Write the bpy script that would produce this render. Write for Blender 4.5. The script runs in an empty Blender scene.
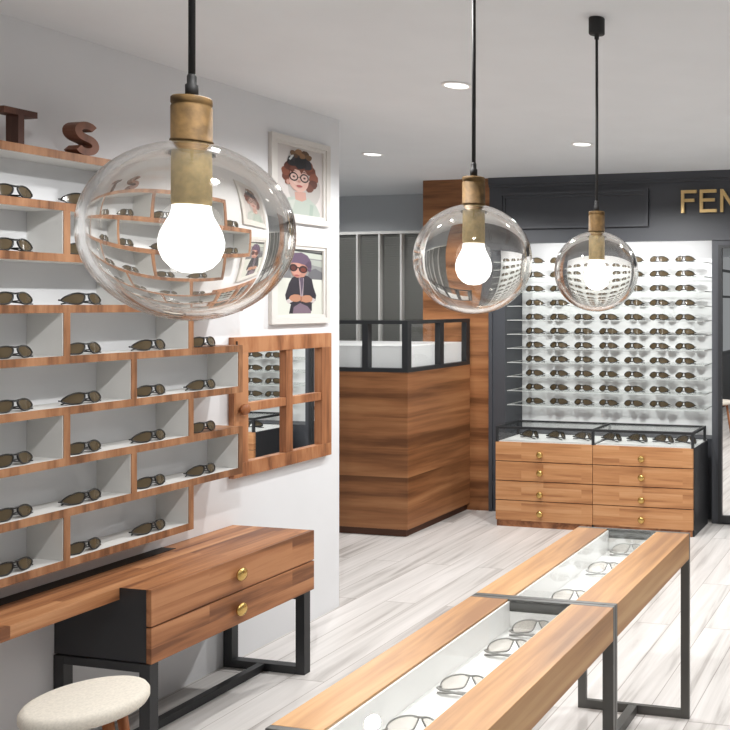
import bpy, bmesh, math, random
from mathutils import Vector, Matrix
random.seed(7)
scn = bpy.context.scene
COL = scn.collection
PI = math.pi

# ------------------------------------------------------------------ materials
def new_mat(name):
    m = bpy.data.materials.new(name); m.use_nodes = True
    nt = m.node_tree; nt.nodes.clear()
    out = nt.nodes.new('ShaderNodeOutputMaterial')
    return m, nt, out

def lin(r, g, b):
    def f(c):
        c /= 255.0
        return c / 12.92 if c <= 0.04045 else ((c + 0.055) / 1.055) ** 2.4
    return (f(r), f(g), f(b), 1.0)

def plain(name, col, rough=0.6, metal=0.0, bump=0.0, bscale=200, var=0.0, vscale=8, spec=0.5):
    m, nt, out = new_mat(name)
    b = nt.nodes.new('ShaderNodeBsdfPrincipled')
    b.inputs['Base Color'].default_value = col
    b.inputs['Roughness'].default_value = rough
    b.inputs['Metallic'].default_value = metal
    b.inputs['Specular IOR Level'].default_value = spec
    nt.links.new(b.outputs[0], out.inputs[0])
    tc = nt.nodes.new('ShaderNodeTexCoord')
    if var:
        n = nt.nodes.new('ShaderNodeTexNoise'); n.inputs['Scale'].default_value = vscale; n.inputs['Detail'].default_value = 4
        nt.links.new(tc.outputs['Object'], n.inputs['Vector'])
        r = nt.nodes.new('ShaderNodeValToRGB')
        r.color_ramp.elements[0].position = .35; r.color_ramp.elements[1].position = .65
        r.color_ramp.elements[0].color = tuple(c * (1 - var) for c in col[:3]) + (1,)
        r.color_ramp.elements[1].color = tuple(min(1, c * (1 + var)) for c in col[:3]) + (1,)
        nt.links.new(n.outputs[0], r.inputs[0]); nt.links.new(r.outputs[0], b.inputs['Base Color'])
    if bump:
        n2 = nt.nodes.new('ShaderNodeTexNoise'); n2.inputs['Scale'].default_value = bscale
        nt.links.new(tc.outputs['Object'], n2.inputs['Vector'])
        bp = nt.nodes.new('ShaderNodeBump'); bp.inputs['Strength'].default_value = bump; bp.inputs['Distance'].default_value = .002
        nt.links.new(n2.outputs[0], bp.inputs['Height']); nt.links.new(bp.outputs[0], b.inputs['Normal'])
    return m

def wood(name, dark, mid, light, scale, stave=None, rough=0.42, coarse=1.0, contrast=1.0):
    """scale: frequency per axis (small along the grain); stave: (axis along, axis across, length, width) for glued staves"""
    m, nt, out = new_mat(name)
    L = nt.links.new
    b = nt.nodes.new('ShaderNodeBsdfPrincipled'); b.inputs['Roughness'].default_value = rough
    b.inputs['Specular IOR Level'].default_value = 0.35
    L(b.outputs[0], out.inputs[0])
    tc = nt.nodes.new('ShaderNodeTexCoord')
    mp = nt.nodes.new('ShaderNodeMapping'); mp.inputs['Scale'].default_value = scale
    L(tc.outputs['Object'], mp.inputs['Vector'])
    vec = mp.outputs[0]
    st = None
    if stave:
        sx = nt.nodes.new('ShaderNodeSeparateXYZ'); L(tc.outputs['Object'], sx.inputs[0])
        cx = nt.nodes.new('ShaderNodeCombineXYZ')
        L(sx.outputs[stave[0]], cx.inputs[0]); L(sx.outputs[stave[1]], cx.inputs[1])
        br = nt.nodes.new('ShaderNodeTexBrick')
        br.inputs['Scale'].default_value = 1
        br.inputs['Brick Width'].default_value = stave[2]; br.inputs['Row Height'].default_value = stave[3]
        br.inputs['Mortar Size'].default_value = 0.0
        br.inputs['Color1'].default_value = (0, 0, 0, 1); br.inputs['Color2'].default_value = (1, 1, 1, 1)
        br.offset = .37
        L(cx.outputs[0], br.inputs['Vector'])
        st = br.outputs['Color']
        ad = nt.nodes.new('ShaderNodeVectorMath'); ad.operation = 'MULTIPLY_ADD'
        L(st, ad.inputs[0]); ad.inputs[1].default_value = (3.1, 5.7, 7.3); L(vec, ad.inputs[2])
        vec = ad.outputs[0]
    n = nt.nodes.new('ShaderNodeTexNoise'); n.inputs['Scale'].default_value = 0.55 * coarse
    n.inputs['Detail'].default_value = 5; n.inputs['Roughness'].default_value = .55; n.inputs['Distortion'].default_value = .6
    L(vec, n.inputs['Vector'])
    # growth-ring lines: fold a smooth noise
    mul = nt.nodes.new('ShaderNodeMath'); mul.operation = 'MULTIPLY'; mul.inputs[1].default_value = 26
    n3 = nt.nodes.new('ShaderNodeTexNoise'); n3.inputs['Scale'].default_value = .22 * coarse; n3.inputs['Detail'].default_value = 1.5
    L(vec, n3.inputs['Vector']); L(n3.outputs[0], mul.inputs[0])
    sn = nt.nodes.new('ShaderNodeMath'); sn.operation = 'SINE'; L(mul.outputs[0], sn.inputs[0])
    fine = nt.nodes.new('ShaderNodeTexNoise'); fine.inputs['Scale'].default_value = 3.2; fine.inputs['Detail'].default_value = 3
    L(vec, fine.inputs['Vector'])
    a1 = nt.nodes.new('ShaderNodeMath'); a1.operation = 'MULTIPLY_ADD'; a1.inputs[1].default_value = .075
    L(sn.outputs[0], a1.inputs[0]); L(n.outputs[0], a1.inputs[2])
    a2 = nt.nodes.new('ShaderNodeMath'); a2.operation = 'MULTIPLY_ADD'; a2.inputs[1].default_value = .28
    L(fine.outputs[0], a2.inputs[0]); L(a1.outputs[0], a2.inputs[2])
    src = a2.outputs[0]
    if st:
        a3 = nt.nodes.new('ShaderNodeMath'); a3.operation = 'MULTIPLY_ADD'; a3.inputs[1].default_value = .045
        L(st, a3.inputs[0]); L(src, a3.inputs[2]); src = a3.outputs[0]
    off = .027 if st else 0
    r = nt.nodes.new('ShaderNodeValToRGB'); cr = r.color_ramp
    w = .17 / contrast
    cr.elements[0].position = .64 - w + off; cr.elements[0].color = dark
    cr.elements[1].position = .64 + w + off; cr.elements[1].color = light
    e = cr.elements.new(.64 + off); e.color = mid
    L(src, r.inputs[0]); L(r.outputs[0], b.inputs['Base Color'])
    bp = nt.nodes.new('ShaderNodeBump'); bp.inputs['Strength'].default_value = .12; bp.inputs['Distance'].default_value = .001
    L(fine.outputs[0], bp.inputs['Height']); L(bp.outputs[0], b.inputs['Normal'])
    return m

WD, WM, WL = lin(128, 82, 52), lin(180, 124, 82), lin(206, 154, 108)
M = {}
M['wood_y'] = wood('wood_grain_deep', WD, WM, WL, (22, 1.3, 22))
M['wood_table'] = wood('wood_oiled_oak', lin(146, 103, 65), lin(183, 136, 88), lin(200, 157, 108), (20, 1.2, 20))
M['wood_desk'] = wood('wood_desk', lin(122, 78, 52), lin(170, 116, 77), lin(196, 144, 102), (26, 1.6, 30), stave=(1, 0, .55, .06))
M['wood_deskfront'] = wood('wood_desk_front', lin(118, 76, 50), lin(162, 108, 71), lin(184, 130, 90), (20, 1.6, 24), stave=(1, 2, .42, .068))
M['wood_x'] = wood('wood_drawer', lin(160, 108, 70), lin(190, 136, 91), lin(204, 154, 110), (1.6, 20, 26), stave=(0, 2, .46, .058), contrast=.8)
M['wood_counter'] = wood('wood_panel', lin(104, 66, 40), lin(146, 97, 62), lin(170, 120, 80), (1.0, 1.0, 17), contrast=.85, stave=(0, 2, 3.3, .205))
M['wood_column'] = wood('wood_column', lin(104, 66, 40), lin(146, 97, 62), lin(170, 120, 80), (1.2, 1.2, 17), contrast=.85)
M['wood_edge'] = wood('wood_edge', lin(110, 74, 50), lin(152, 107, 75), lin(174, 129, 95), (20, 30, 4))
M['wood_mirror'] = wood('wood_mirror_frame', lin(118, 74, 48), lin(162, 108, 72), lin(182, 130, 92), (20, 26, 4))
M['wood_mirror_up'] = wood('wood_mirror_stile', lin(118, 74, 48), lin(162, 108, 72), lin(182, 130, 92), (24, 24, 2))
M['wood_letter'] = wood('wood_letter', lin(74, 44, 34), lin(104, 66, 50), lin(124, 80, 60), (18, 18, 3), rough=.5)
M['wood_leg'] = wood('wood_leg', lin(110, 66, 40), lin(150, 94, 58), lin(172, 114, 74), (30, 30, 3))
M['wood_plinth'] = plain('plinth_brown', lin(84, 50, 32), .6)
M['wall'] = plain('white_paint', lin(228, 229, 231), .85, bump=.05, var=.015, vscale=3)
M['ceiling'] = plain('ceiling_paint', lin(232, 235, 238), .9, var=.012, vscale=4)
M['greywall'] = plain('grey_paint', lin(200, 203, 206), .9)
M['white'] = plain('white_laminate', lin(218, 217, 214), .55)
M['brightwhite'] = plain('bright_white_laminate', lin(246, 245, 243), .5)
M['panelwhite'] = plain('display_white', lin(247, 247, 247), .5)
M['charcoal'] = plain('charcoal_paint', lin(70, 72, 77), .48, bump=.03)
M['black'] = plain('black_metal', lin(40, 41, 43), .42, metal=0.0, bump=.02)
M['steel'] = plain('dark_steel', lin(92, 91, 88), .34, metal=0.25)
M['carcass'] = plain('black_carcass', lin(42, 43, 46), .5)
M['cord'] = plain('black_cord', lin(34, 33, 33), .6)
M['brass'] = plain('aged_brass', lin(118, 91, 54), .7, metal=.25, var=.28, vscale=60, bump=.15, bscale=120)
M['liftedbrass'] = plain('brass_lightened_in_globe', lin(214, 190, 140), .6, metal=.15, var=.16, vscale=60, bump=.12, bscale=120)  # socket brass lightened in colour to offset light the glass globe blocks
M['knobbrass'] = plain('polished_brass', lin(206, 172, 104), .25, metal=.85)
M['letterbrass'] = plain('brass_sign', lin(222, 190, 132), .35, metal=.5)
M['fabric'] = plain('oatmeal_fabric', lin(226, 219, 206), .95, bump=.6, bscale=420, var=.07, vscale=160)
M['darkslat'] = plain('dark_shelf_board', lin(132, 132, 128), .7)
M['darkback'] = plain('dark_shelf_back', lin(98, 98, 95), .8)
M['frameblack'] = plain('black_acetate', lin(26, 25, 24), .3)
M['framegrey'] = plain('grey_metal_frame', lin(150, 148, 144), .4, metal=.0)
M['pictureframe'] = plain('pale_frame', lin(214, 210, 205), .6)
M['hook'] = plain('bronze_hinge', lin(60, 45, 32), .5, metal=.4)

def glass_thin(name, tint=(1, 1, 1, 1), f0=.04, rough=0.0):
    m, nt, out = new_mat(name); L = nt.links.new
    t = nt.nodes.new('ShaderNodeBsdfTransparent'); t.inputs[0].default_value = tint
    g = nt.nodes.new('ShaderNodeBsdfGlossy'); g.inputs['Roughness'].default_value = rough
    lw = nt.nodes.new('ShaderNodeLayerWeight'); lw.inputs[0].default_value = .5
    p = nt.nodes.new('ShaderNodeMath'); p.operation = 'POWER'; p.inputs[1].default_value = 5; L(lw.outputs['Facing'], p.inputs[0])
    a = nt.nodes.new('ShaderNodeMath'); a.operation = 'MULTIPLY_ADD'; a.inputs[1].default_value = .62 - f0; a.inputs[2].default_value = f0; L(p.outputs[0], a.inputs[0])
    mx = nt.nodes.new('ShaderNodeMixShader')
    L(a.outputs[0], mx.inputs[0]); L(t.outputs[0], mx.inputs[1]); L(g.outputs[0], mx.inputs[2])
    L(mx.outputs[0], out.inputs[0])
    return m
M['pane'] = glass_thin('clear_pane', (.985, .99, .988, 1), .03)
M['caseglass'] = glass_thin('case_glass', (.965, .975, .97, 1), .04)
M['shelfglass'] = glass_thin('shelf_glass', (.975, .985, .98, 1), .025)

def lens_mat(name, tint, body, fac):
    m, nt, out = new_mat(name)
    t = nt.nodes.new('ShaderNodeBsdfTransparent'); t.inputs[0].default_value = tint
    b = nt.nodes.new('ShaderNodeBsdfPrincipled'); b.inputs['Base Color'].default_value = body; b.inputs['Roughness'].default_value = .12
    mx = nt.nodes.new('ShaderNodeMixShader'); mx.inputs[0].default_value = fac
    nt.links.new(t.outputs[0], mx.inputs[1]); nt.links.new(b.outputs[0], mx.inputs[2]); nt.links.new(mx.outputs[0], out.inputs[0])
    return m
M['shelfedge'] = lens_mat('glass_edge', (.9, .94, .92, 1), lin(226, 230, 228), .55)
M['lensbrown'] = lens_mat('brown_lens', (.36, .31, .24, 1), lin(106, 92, 70), .62)
M['lensgrey'] = lens_mat('grey_lens', (.95, .935, .915, 1), lin(200, 188, 178), .16)

def mk_glass(name):
    m, nt, out = new_mat(name)
    g = nt.nodes.new('ShaderNodeBsdfGlass'); g.inputs['IOR'].default_value = 1.45; g.inputs['Roughness'].default_value = 0
    g.inputs['Color'].default_value = (1, .995, .985, 1)
    nt.links.new(g.outputs[0], out.inputs[0]); return m
M['globe'] = mk_glass('blown_glass')

def emit(name, col, st):
    m, nt, out = new_mat(name)
    e = nt.nodes.new('ShaderNodeEmission'); e.inputs[0].default_value = col; e.inputs[1].default_value = st
    nt.links.new(e.outputs[0], out.inputs[0]); return m
M['bulb'] = emit('bulb_glow', (1, .98, .95, 1), 3.2)
M['lamp'] = emit('downlight_glow', (1, .99, .97, 1), 3.2)

def mirror_mat():
    m, nt, out = new_mat('mirror_glass')
    g = nt.nodes.new('ShaderNodeBsdfGlossy'); g.inputs['Roughness'].default_value = 0; g.inputs[0].default_value = (.93, .935, .93, 1)
    nt.links.new(g.outputs[0], out.inputs[0]); return m
M['mirror'] = mirror_mat()

def floor_mat():
    m, nt, out = new_mat('whitewashed_planks'); L = nt.links.new
    b = nt.nodes.new('ShaderNodeBsdfPrincipled'); b.inputs['Roughness'].default_value = .42; b.inputs['Specular IOR Level'].default_value = .4
    L(b.outputs[0], out.inputs[0])
    tc = nt.nodes.new('ShaderNodeTexCoord'); s = nt.nodes.new('ShaderNodeSeparateXYZ'); L(tc.outputs['Object'], s.inputs[0])
    c = nt.nodes.new('ShaderNodeCombineXYZ'); L(s.outputs[1], c.inputs[0]); L(s.outputs[0], c.inputs[1])
    def brick(c1, c2, mort, msz):
        br = nt.nodes.new('ShaderNodeTexBrick'); br.inputs['Scale'].default_value = 1
        br.inputs['Brick Width'].default_value = 1.55; br.inputs['Row Height'].default_value = .1775
        br.inputs['Mortar Size'].default_value = msz; br.inputs['Mortar Smooth'].default_value = .3
        br.inputs['Color1'].default_value = c1; br.inputs['Color2'].default_value = c2; br.inputs['Mortar'].default_value = mort
        br.offset = .41; br.offset_frequency = 2
        L(c.outputs[0], br.inputs['Vector']); return br
    rnd = brick((0, 0, 0, 1), (1, 1, 1, 1), (.5, .5, .5, 1), 0)
    col = brick((1, 1, 1, 1), (1, 1, 1, 1), (.56, .53, .51, 1), .0022)
    mp = nt.nodes.new('ShaderNodeMapping'); mp.inputs['Scale'].default_value = (15, 1.1, 1); L(tc.outputs['Object'], mp.inputs[0])
    ad = nt.nodes.new('ShaderNodeVectorMath'); ad.operation = 'MULTIPLY_ADD'; ad.inputs[1].default_value = (9.1, 13.3, 21.7)
    L(rnd.outputs[0], ad.inputs[0]); L(mp.outputs[0], ad.inputs[2])
    n = nt.nodes.new('ShaderNodeTexNoise'); n.inputs['Scale'].default_value = .6; n.inputs['Detail'].default_value = 6; n.inputs['Distortion'].default_value = 1.2; n.inputs['Roughness'].default_value = .6
    L(ad.outputs[0], n.inputs['Vector'])
    n2 = nt.nodes.new('ShaderNodeTexNoise'); n2.inputs['Scale'].default_value = .25; n2.inputs['Detail'].default_value = 2; n2.inputs['Distortion'].default_value = .8
    L(ad.outputs[0], n2.inputs['Vector'])
    mu = nt.nodes.new('ShaderNodeMath'); mu.operation = 'MULTIPLY'; mu.inputs[1].default_value = 42; L(n2.outputs[0], mu.inputs[0])
    si = nt.nodes.new('ShaderNodeMath'); si.operation = 'SINE'; L(mu.outputs[0], si.inputs[0])
    a1 = nt.nodes.new('ShaderNodeMath'); a1.operation = 'MULTIPLY_ADD'; a1.inputs[1].default_value = .045; L(si.outputs[0], a1.inputs[0]); L(n.outputs[0], a1.inputs[2])
    a2 = nt.nodes.new('ShaderNodeMath'); a2.operation = 'MULTIPLY_ADD'; a2.inputs[1].default_value = .12; L(rnd.outputs[0], a2.inputs[0]); L(a1.outputs[0], a2.inputs[2])
    r = nt.nodes.new('ShaderNodeValToRGB'); cr = r.color_ramp
    cr.elements[0].position = .34; cr.elements[0].color = lin(168, 162, 158)
    cr.elements[1].position = .74; cr.elements[1].color = lin(227, 223, 220)
    e = cr.elements.new(.50); e.color = lin(207, 203, 199)
    L(a2.outputs[0], r.inputs[0])
    mm = nt.nodes.new('ShaderNodeMix'); mm.data_type = 'RGBA'; mm.blend_type = 'MULTIPLY'; mm.inputs[0].default_value = 1
    L(r.outputs[0], mm.inputs[6]); L(col.outputs[0], mm.inputs[7]); L(mm.outputs[2], b.inputs['Base Color'])
    return m
M['floor'] = floor_mat()

# ------------------------------------------------------------------ mesh builders
class MB:
    def __init__(self): self.bm = bmesh.new(); self.mi = 0
    def _tag(self, n0):
        self.bm.faces.ensure_lookup_table()
        for f in self.bm.faces[n0:]: f.material_index = self.mi
    def box(self, x0, x1, y0, y1, z0, z1):
        n0 = len(self.bm.faces)
        v = [self.bm.verts.new((x, y, z)) for x in sorted((x0, x1)) for y in sorted((y0, y1)) for z in sorted((z0, z1))]
        for f in ((0, 1, 3, 2), (4, 6, 7, 5), (0, 4, 5, 1), (2, 3, 7, 6), (0, 2, 6, 4), (1, 5, 7, 3)):
            self.bm.faces.new([v[i] for i in f])
        self._tag(n0); return self
    def lathe(self, prof, c=(0, 0, 0), n=32, closed=False, smooth=True):
        """prof: list of (r, z); revolve about z through c"""
        n0 = len(self.bm.faces); rings = []
        for r, z in prof:
            if r < 1e-6: rings.append([self.bm.verts.new((c[0], c[1], c[2] + z))])
            else: rings.append([self.bm.verts.new((c[0] + r * math.cos(2 * PI * i / n), c[1] + r * math.sin(2 * PI * i / n), c[2] + z)) for i in range(n)])
        pairs = list(zip(rings, rings[1:])) + ([(rings[-1], rings[0])] if closed else [])
        for a, b in pairs:
            for i in range(n):
                j = (i + 1) % n
                if len(a) == 1 and len(b) == 1: continue
                if len(a) == 1: f = (a[0], b[j], b[i])
                elif len(b) == 1: f = (a[i], a[j], b[0])
                else: f = (a[i], a[j], b[j], b[i])
                fc = self.bm.faces.new(f); fc.smooth = smooth
        if not closed:
            for ring, flip in ((rings[0], True), (rings[-1], False)):
                if len(ring) > 2: self.bm.faces.new(ring[::-1] if flip else ring)
        self._tag(n0); return self
    def tube(self, pts, r, n=8, closed=False, r1=None):
        n0 = len(self.bm.faces); pts = [Vector(p) for p in pts]; rings = []; N = len(pts)
        up = None
        for i, p in enumerate(pts):
            a = pts[(i - 1) % N] if (closed or i > 0) else p
            b = pts[(i + 1) % N] if (closed or i < N - 1) else p
            t = (b - a).normalized()
            if up is None:
                up = Vector((0, 0, 1)) if abs(t.z) < .9 else Vector((1, 0, 0))
            u = t.cross(up).normalized(); w = u.cross(t).normalized(); up = w
            rr = r if r1 is None else r + (r1 - r) * i / max(1, N - 1)
            rings.append([self.bm.verts.new(p + (u * math.cos(2 * PI * k / n) + w * math.sin(2 * PI * k / n)) * rr) for k in range(n)])
        prs = list(zip(rings, rings[1:])) + ([(rings[-1], rings[0])] if closed else [])
        for a, b in prs:
            for k in range(n):
                f = self.bm.faces.new((a[k], a[(k + 1) % n], b[(k + 1) % n], b[k])); f.smooth = True
        if not closed:
            self.bm.faces.new(rings[0][::-1]); self.bm.faces.new(rings[-1])
        self._tag(n0); return self
    def prism(self, poly, axis, d0, d1):
        """poly of 2D points, extruded along axis from d0 to d1 (axis 0: (y,z); 1: (x,z); 2: (x,y))"""
        n0 = len(self.bm.faces)
        def P(p, d): return {0: (d, p[0], p[1]), 1: (p[0], d, p[1]), 2: (p[0], p[1], d)}[axis]
        a = [self.bm.verts.new(P(p, d0)) for p in poly]; b = [self.bm.verts.new(P(p, d1)) for p in poly]
        self.bm.faces.new(a); self.bm.faces.new(b[::-1])
        for i in range(len(poly)):
            j = (i + 1) % len(poly); self.bm.faces.new((a[j], a[i], b[i], b[j]))
        self._tag(n0); return self
    def poly(self, pts):
        n0 = len(self.bm.faces); self.bm.faces.new([self.bm.verts.new(p) for p in pts]); self._tag(n0); return self
    def build(self, name, mats, parent=None, loc=(0, 0, 0), bevel=0.0, kind=None, normals=True):
        """mesh made in world coordinates; loc = world origin of the object (or of its parent)"""
        if normals: bmesh.ops.recalc_face_normals(self.bm, faces=self.bm.faces[:])
        base = Vector(parent['_base']) if parent is not None else Vector(loc)
        for v in self.bm.verts: v.co -= base
        me = bpy.data.meshes.new(name); self.bm.to_mesh(me); self.bm.free()
        for m in (mats if isinstance(mats, (list, tuple)) else [mats]): me.materials.append(m)
        o = bpy.data.objects.new(name, me); COL.objects.link(o)
        if parent is not None: o.parent = parent; o['_base'] = parent['_base']
        else: o.location = loc; o['_base'] = tuple(loc)
        if bevel:
            md = o.modifiers.new('soft_edge', 'BEVEL'); md.width = bevel; md.segments = 2; md.limit_method = 'ANGLE'
        if kind: o['kind'] = kind
        return o

def tag(o, label, cat, group=None):
    o['label'] = label; o['category'] = cat
    if group: o['group'] = group
    return o
def thing(name, label, cat, loc=(0, 0, 0), group=None):
    o = bpy.data.objects.new(name, None); COL.objects.link(o); o.location = loc; o['_base'] = tuple(loc)
    o.empty_display_size = .05
    return tag(o, label, cat, group)
def dup(root, loc, rotz=None, label=None, group=None):
    r = root.copy(); COL.objects.link(r); r.location = loc
    if rotz is not None: r.rotation_euler = (0, 0, rotz)
    if label: r['label'] = label
    if group: r['group'] = group
    for ch in list(root.children):
        c = ch.copy(); COL.objects.link(c); c.parent = r
        for g in list(ch.children):
            d = g.copy(); COL.objects.link(d); d.parent = c
    return r
def struct(name, mb, m, **k): return mb.build(name, m, kind='structure', **k)
ORD = ['', 'first', 'second', 'third', 'fourth', 'fifth', 'sixth', 'seventh', 'eighth', 'ninth', 'tenth', 'eleventh']

# ------------------------------------------------------------------ measures
WX, WY, ZC, FY, RY = -3.0307, 3.893, 2.575, 5.9357, 6.653
SX = -2.8734

# ------------------------------------------------------------------ the room
struct('floor', MB().box(-6.3, 5.0, -5.0, 6.9, -.05, 0), M['floor'])
struct('ceiling', MB().box(-6.3, 5.0, -5.0, 6.9, ZC, ZC + .08), M['ceiling'])
struct('wall_left', MB().box(WX - .14, WX, -.30, WY, 0, ZC), M['wall'])
struct('wall_left_far', MB().box(-6.3, -6.2, 2.2, 6.9, 0, ZC), M['greywall'])
struct('wall_recess', MB().box(-6.2, -3.80, RY, RY + .1, 0, ZC), M['greywall'])
# shop-front window in the side wall behind the camera (seen in the narrow wall mirror)
wn = MB()
wn.box(WX - .12, WX - .02, -2.6, -.30, 0, .82)
for z in (.82, 1.70, 2.11, 2.53): wn.box(WX - .09, WX - .03, -2.6, -.30, z, z + .035)
for y in (-2.58, -1.72, -.815, -.34): wn.box(WX - .09, WX - .03, y, y + .035, .82, 2.56)
struct('window_1', wn, M['black'])
# timber clad end wall
struct('wall_timber', MB().box(-3.867, -3.2935, FY, RY + .1, 0, ZC), M['wood_column'])

# charcoal panelled display wall with its display niche
YB = 6.215                                     # back of the niche
AL, AR, AZ = -3.162, -1.5175, 2.066            # niche opening
A2, A2R = -1.112, .53
struct('wall_back', MB().box(-3.2935, 2.6, YB + .013, YB + .06, 0, ZC), M['charcoal'])
w = MB()                                       # left stile with its trim by the timber
w.box(-3.2935, AL, FY, YB + .0125, 0, AZ); w.box(-3.2935, -3.265, FY - .014, FY, 0, AZ)
struct('trim_1', w, M['charcoal'])
struct('trim_2', MB().box(AR, A2, FY, YB + .0125, 0, AZ), M['charcoal'])       # pier between the niches
struct('trim_3', MB().box(A2R, 2.6, FY, YB + .0125, 0, AZ), M['charcoal'])
struct('trim_4', MB().box(AL, AR, FY + .1, YB - .001, 0, .60), M['charcoal'])  # below the niches
struct('trim_5', MB().box(A2, A2R, FY + .1, YB - .001, 0, .60), M['charcoal'])
w = MB()                                       # header: fascia with an added cove that hides the added light strips
w.box(-3.2935, 2.6, FY, FY + .022, AZ, ZC); w.box(-3.2935, 2.6, FY + .022, YB + .0125, AZ + .055, ZC)
w.box(-3.2935, AL, FY + .022, YB + .0125, AZ, AZ + .055); w.box(AR, A2, FY + .022, YB + .0125, AZ, AZ + .055); w.box(A2R, 2.6, FY + .022, YB + .0125, AZ, AZ + .055)
w.box(-3.2935, 2.6, FY - .02, FY, 2.522, ZC)   # cornice steps
w.box(-3.2935, 2.6, FY - .010, FY, 2.500, 2.522)
w.box(-3.2935, 2.6, FY - .010, FY, AZ, AZ + .022)
w.box(-3.2935, 2.6, FY - .005, FY, AZ + .022, AZ + .034)
def moulding(x0, x1, z0, z1):
    for i, (t, d) in enumerate(((.020, .024), (.042, .011))):
        w.box(x0, x1, FY - d, FY, z1 - t, z1); w.box(x0, x1, FY - d, FY, z0, z0 + t)
        w.box(x0, x0 + t, FY - d, FY, z0 + t, z1 - t); w.box(x1 - t, x1, FY - d, FY, z0 + t, z1 - t)
moulding(-3.197, -1.998, 2.176, 2.456)
moulding(-1.02, .9, 2.176, 2.456)
struct('trim_6', w, M['charcoal'])
tag(MB().box(AL + .002, AR - .002, YB - .0005, YB + .0115, 0, AZ + .053).build('niche_backing', M['panelwhite']), 'white back panel behind the glass shelves of sunglasses', 'panel')
tag(MB().box(A2 + .002, A2R - .002, YB - .0005, YB + .0115, 0, AZ + .053).build('niche_backing', M['panelwhite']), 'white back panel of the display seen only in the mirror', 'panel')

# added light strips, unseen behind the fascia, to brighten the niche backs
for xa, xb, lab in ((AL, AR, 'added unseen light strip in the added cove over the sunglasses niche'), (A2, A2R, 'added unseen light strip over the niche seen only in the mirror')):
    t = thing('added_light_strip', lab, 'lamp', ((xa + xb) / 2, FY + .036, AZ + .050))
    MB().box(xa + .05, xb - .05, FY + .028, FY + .044, AZ + .050, AZ + .0545).build('diffuser', M['lamp'], t)
    l = bpy.data.lights.new('added_strip_light', 'AREA'); l.shape = 'RECTANGLE'; l.size = xb - xa - .12; l.size_y = .014; l.energy = 5.5
    o = bpy.data.objects.new('added_strip_light', l); COL.objects.link(o); o.location = (0, 0, -.004); o.rotation_euler = (math.radians(16), 0, 0); o.parent = t

# narrow tall mirror on the pier
t = thing('wall_mirror', 'tall black framed mirror on the dark pier right of the sunglasses niche', 'mirror', (-1.31, FY - .02, .02))
mb = MB(); x0, x1, z0, z1 = -1.463, -1.165, .02, 2.03
yf, yb = FY - .028, FY - .0005
mb.box(x0, x0 + .026, yf, yb, z0, z1); mb.box(x1 - .026, x1, yf, yb, z0, z1)
mb.box(x0 + .026, x1 - .026, yf, yb, z0, z0 + .045); mb.box(x0 + .026, x1 - .026, yf, yb, z1 - .022, z1)
mb.build('frame', M['black'], t)
MB().box(x0 + .026, x1 - .026, FY - .012, FY - .001, z0 + .045, z1 - .022).build('mirror_glass', M['mirror'], t)

# sign letters
def sign_letter(name, polys, label):
    mb = MB()
    for p in polys: mb.prism(p, 1, FY - .034, FY - .016)
    for (px, pz) in ((polys[0][0][0] + .012, 2.30), (polys[0][0][0] + .012, 2.40)):
        mb.box(px - .003, px + .003, FY - .018, FY - .0005, pz - .003, pz + .003)
    tag(mb.build(name, M['letterbrass']), label, 'letter', 'brass letters of the sign')
zb, zt, st = 2.268, 2.434, .023
R = lambda x0, x1, z0, z1: [(x0, z0), (x1, z0), (x1, z1), (x0, z1)]
x = -1.742
sign_letter('sign_letter', [R(x, x + st, zb, zt), R(x + st, x + .118, zt - st, zt), R(x + st, x + .100, 2.347, 2.347 + st)], 'brass letter F standing off the charcoal header, start of the sign')
x = -1.601
sign_letter('sign_letter', [R(x, x + st, zb, zt), R(x + st, x + .125, zt - st, zt), R(x + st, x + .112, 2.347, 2.347 + st), R(x + st, x + .127, zb, zb + st)], 'brass letter E between the F and the M on the charcoal header')
x = -1.447; W = .165
sign_letter('sign_letter', [R(x, x + st, zb, zt), R(x + W - st, x + W, zb, zt),
    [(x + st, zt), (x + st, zt - .045), (x + W / 2, zb + .03), (x + W / 2, zb + .072)],
    [(x + W - st, zt), (x + W / 2, zb + .072), (x + W / 2, zb + .03), (x + W - st, zt - .045)]], 'brass letter M cut by the photo edge, last visible letter of the sign')

# ------------------------------------------------------------------ sunglasses
def lens_outline(side, blunt=False):
    """one lens outline in flat (x, z); side +1 / -1"""
    top = [(.0065, .0320), (.011, .0375), (.022, .0410), (.036, .0400), (.050, .0350), (.062, .0270), (.070, .0175)]
    bot = [(.0695, .0135), (.061, .0080), (.049, .0038), (.036, .0022), (.024, .0032), (.0155, .0095), (.0088, .0200)]
    if blunt:
        top = [(.0030, .0360), (.012, .0395), (.028, .0405), (.046, .0385), (.060, .0340), (.069, .0260)]
        bot = [(.0715, .0150), (.068, .0065), (.054, .0040), (.036, .0035), (.024, .0050), (.0170, .0105), (.0095, .0230)]
    return [(side * a, b) for a, b in top + bot]
def wrap(x, z, off=0.0): return Vector((x, 5.4 * x * x + (.041 - z) * -.16 + off, z))
def smooth_loop(pts, k=2):
    for _ in range(k):
        q = []
        for i in range(len(pts)):
            a, b = pts[i], pts[(i + 1) % len(pts)]
            q += [(a[0] * .75 + b[0] * .25, a[1] * .75 + b[1] * .25), (a[0] * .25 + b[0] * .75, a[1] * .25 + b[1] * .75)]
        pts = q
    return pts
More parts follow.
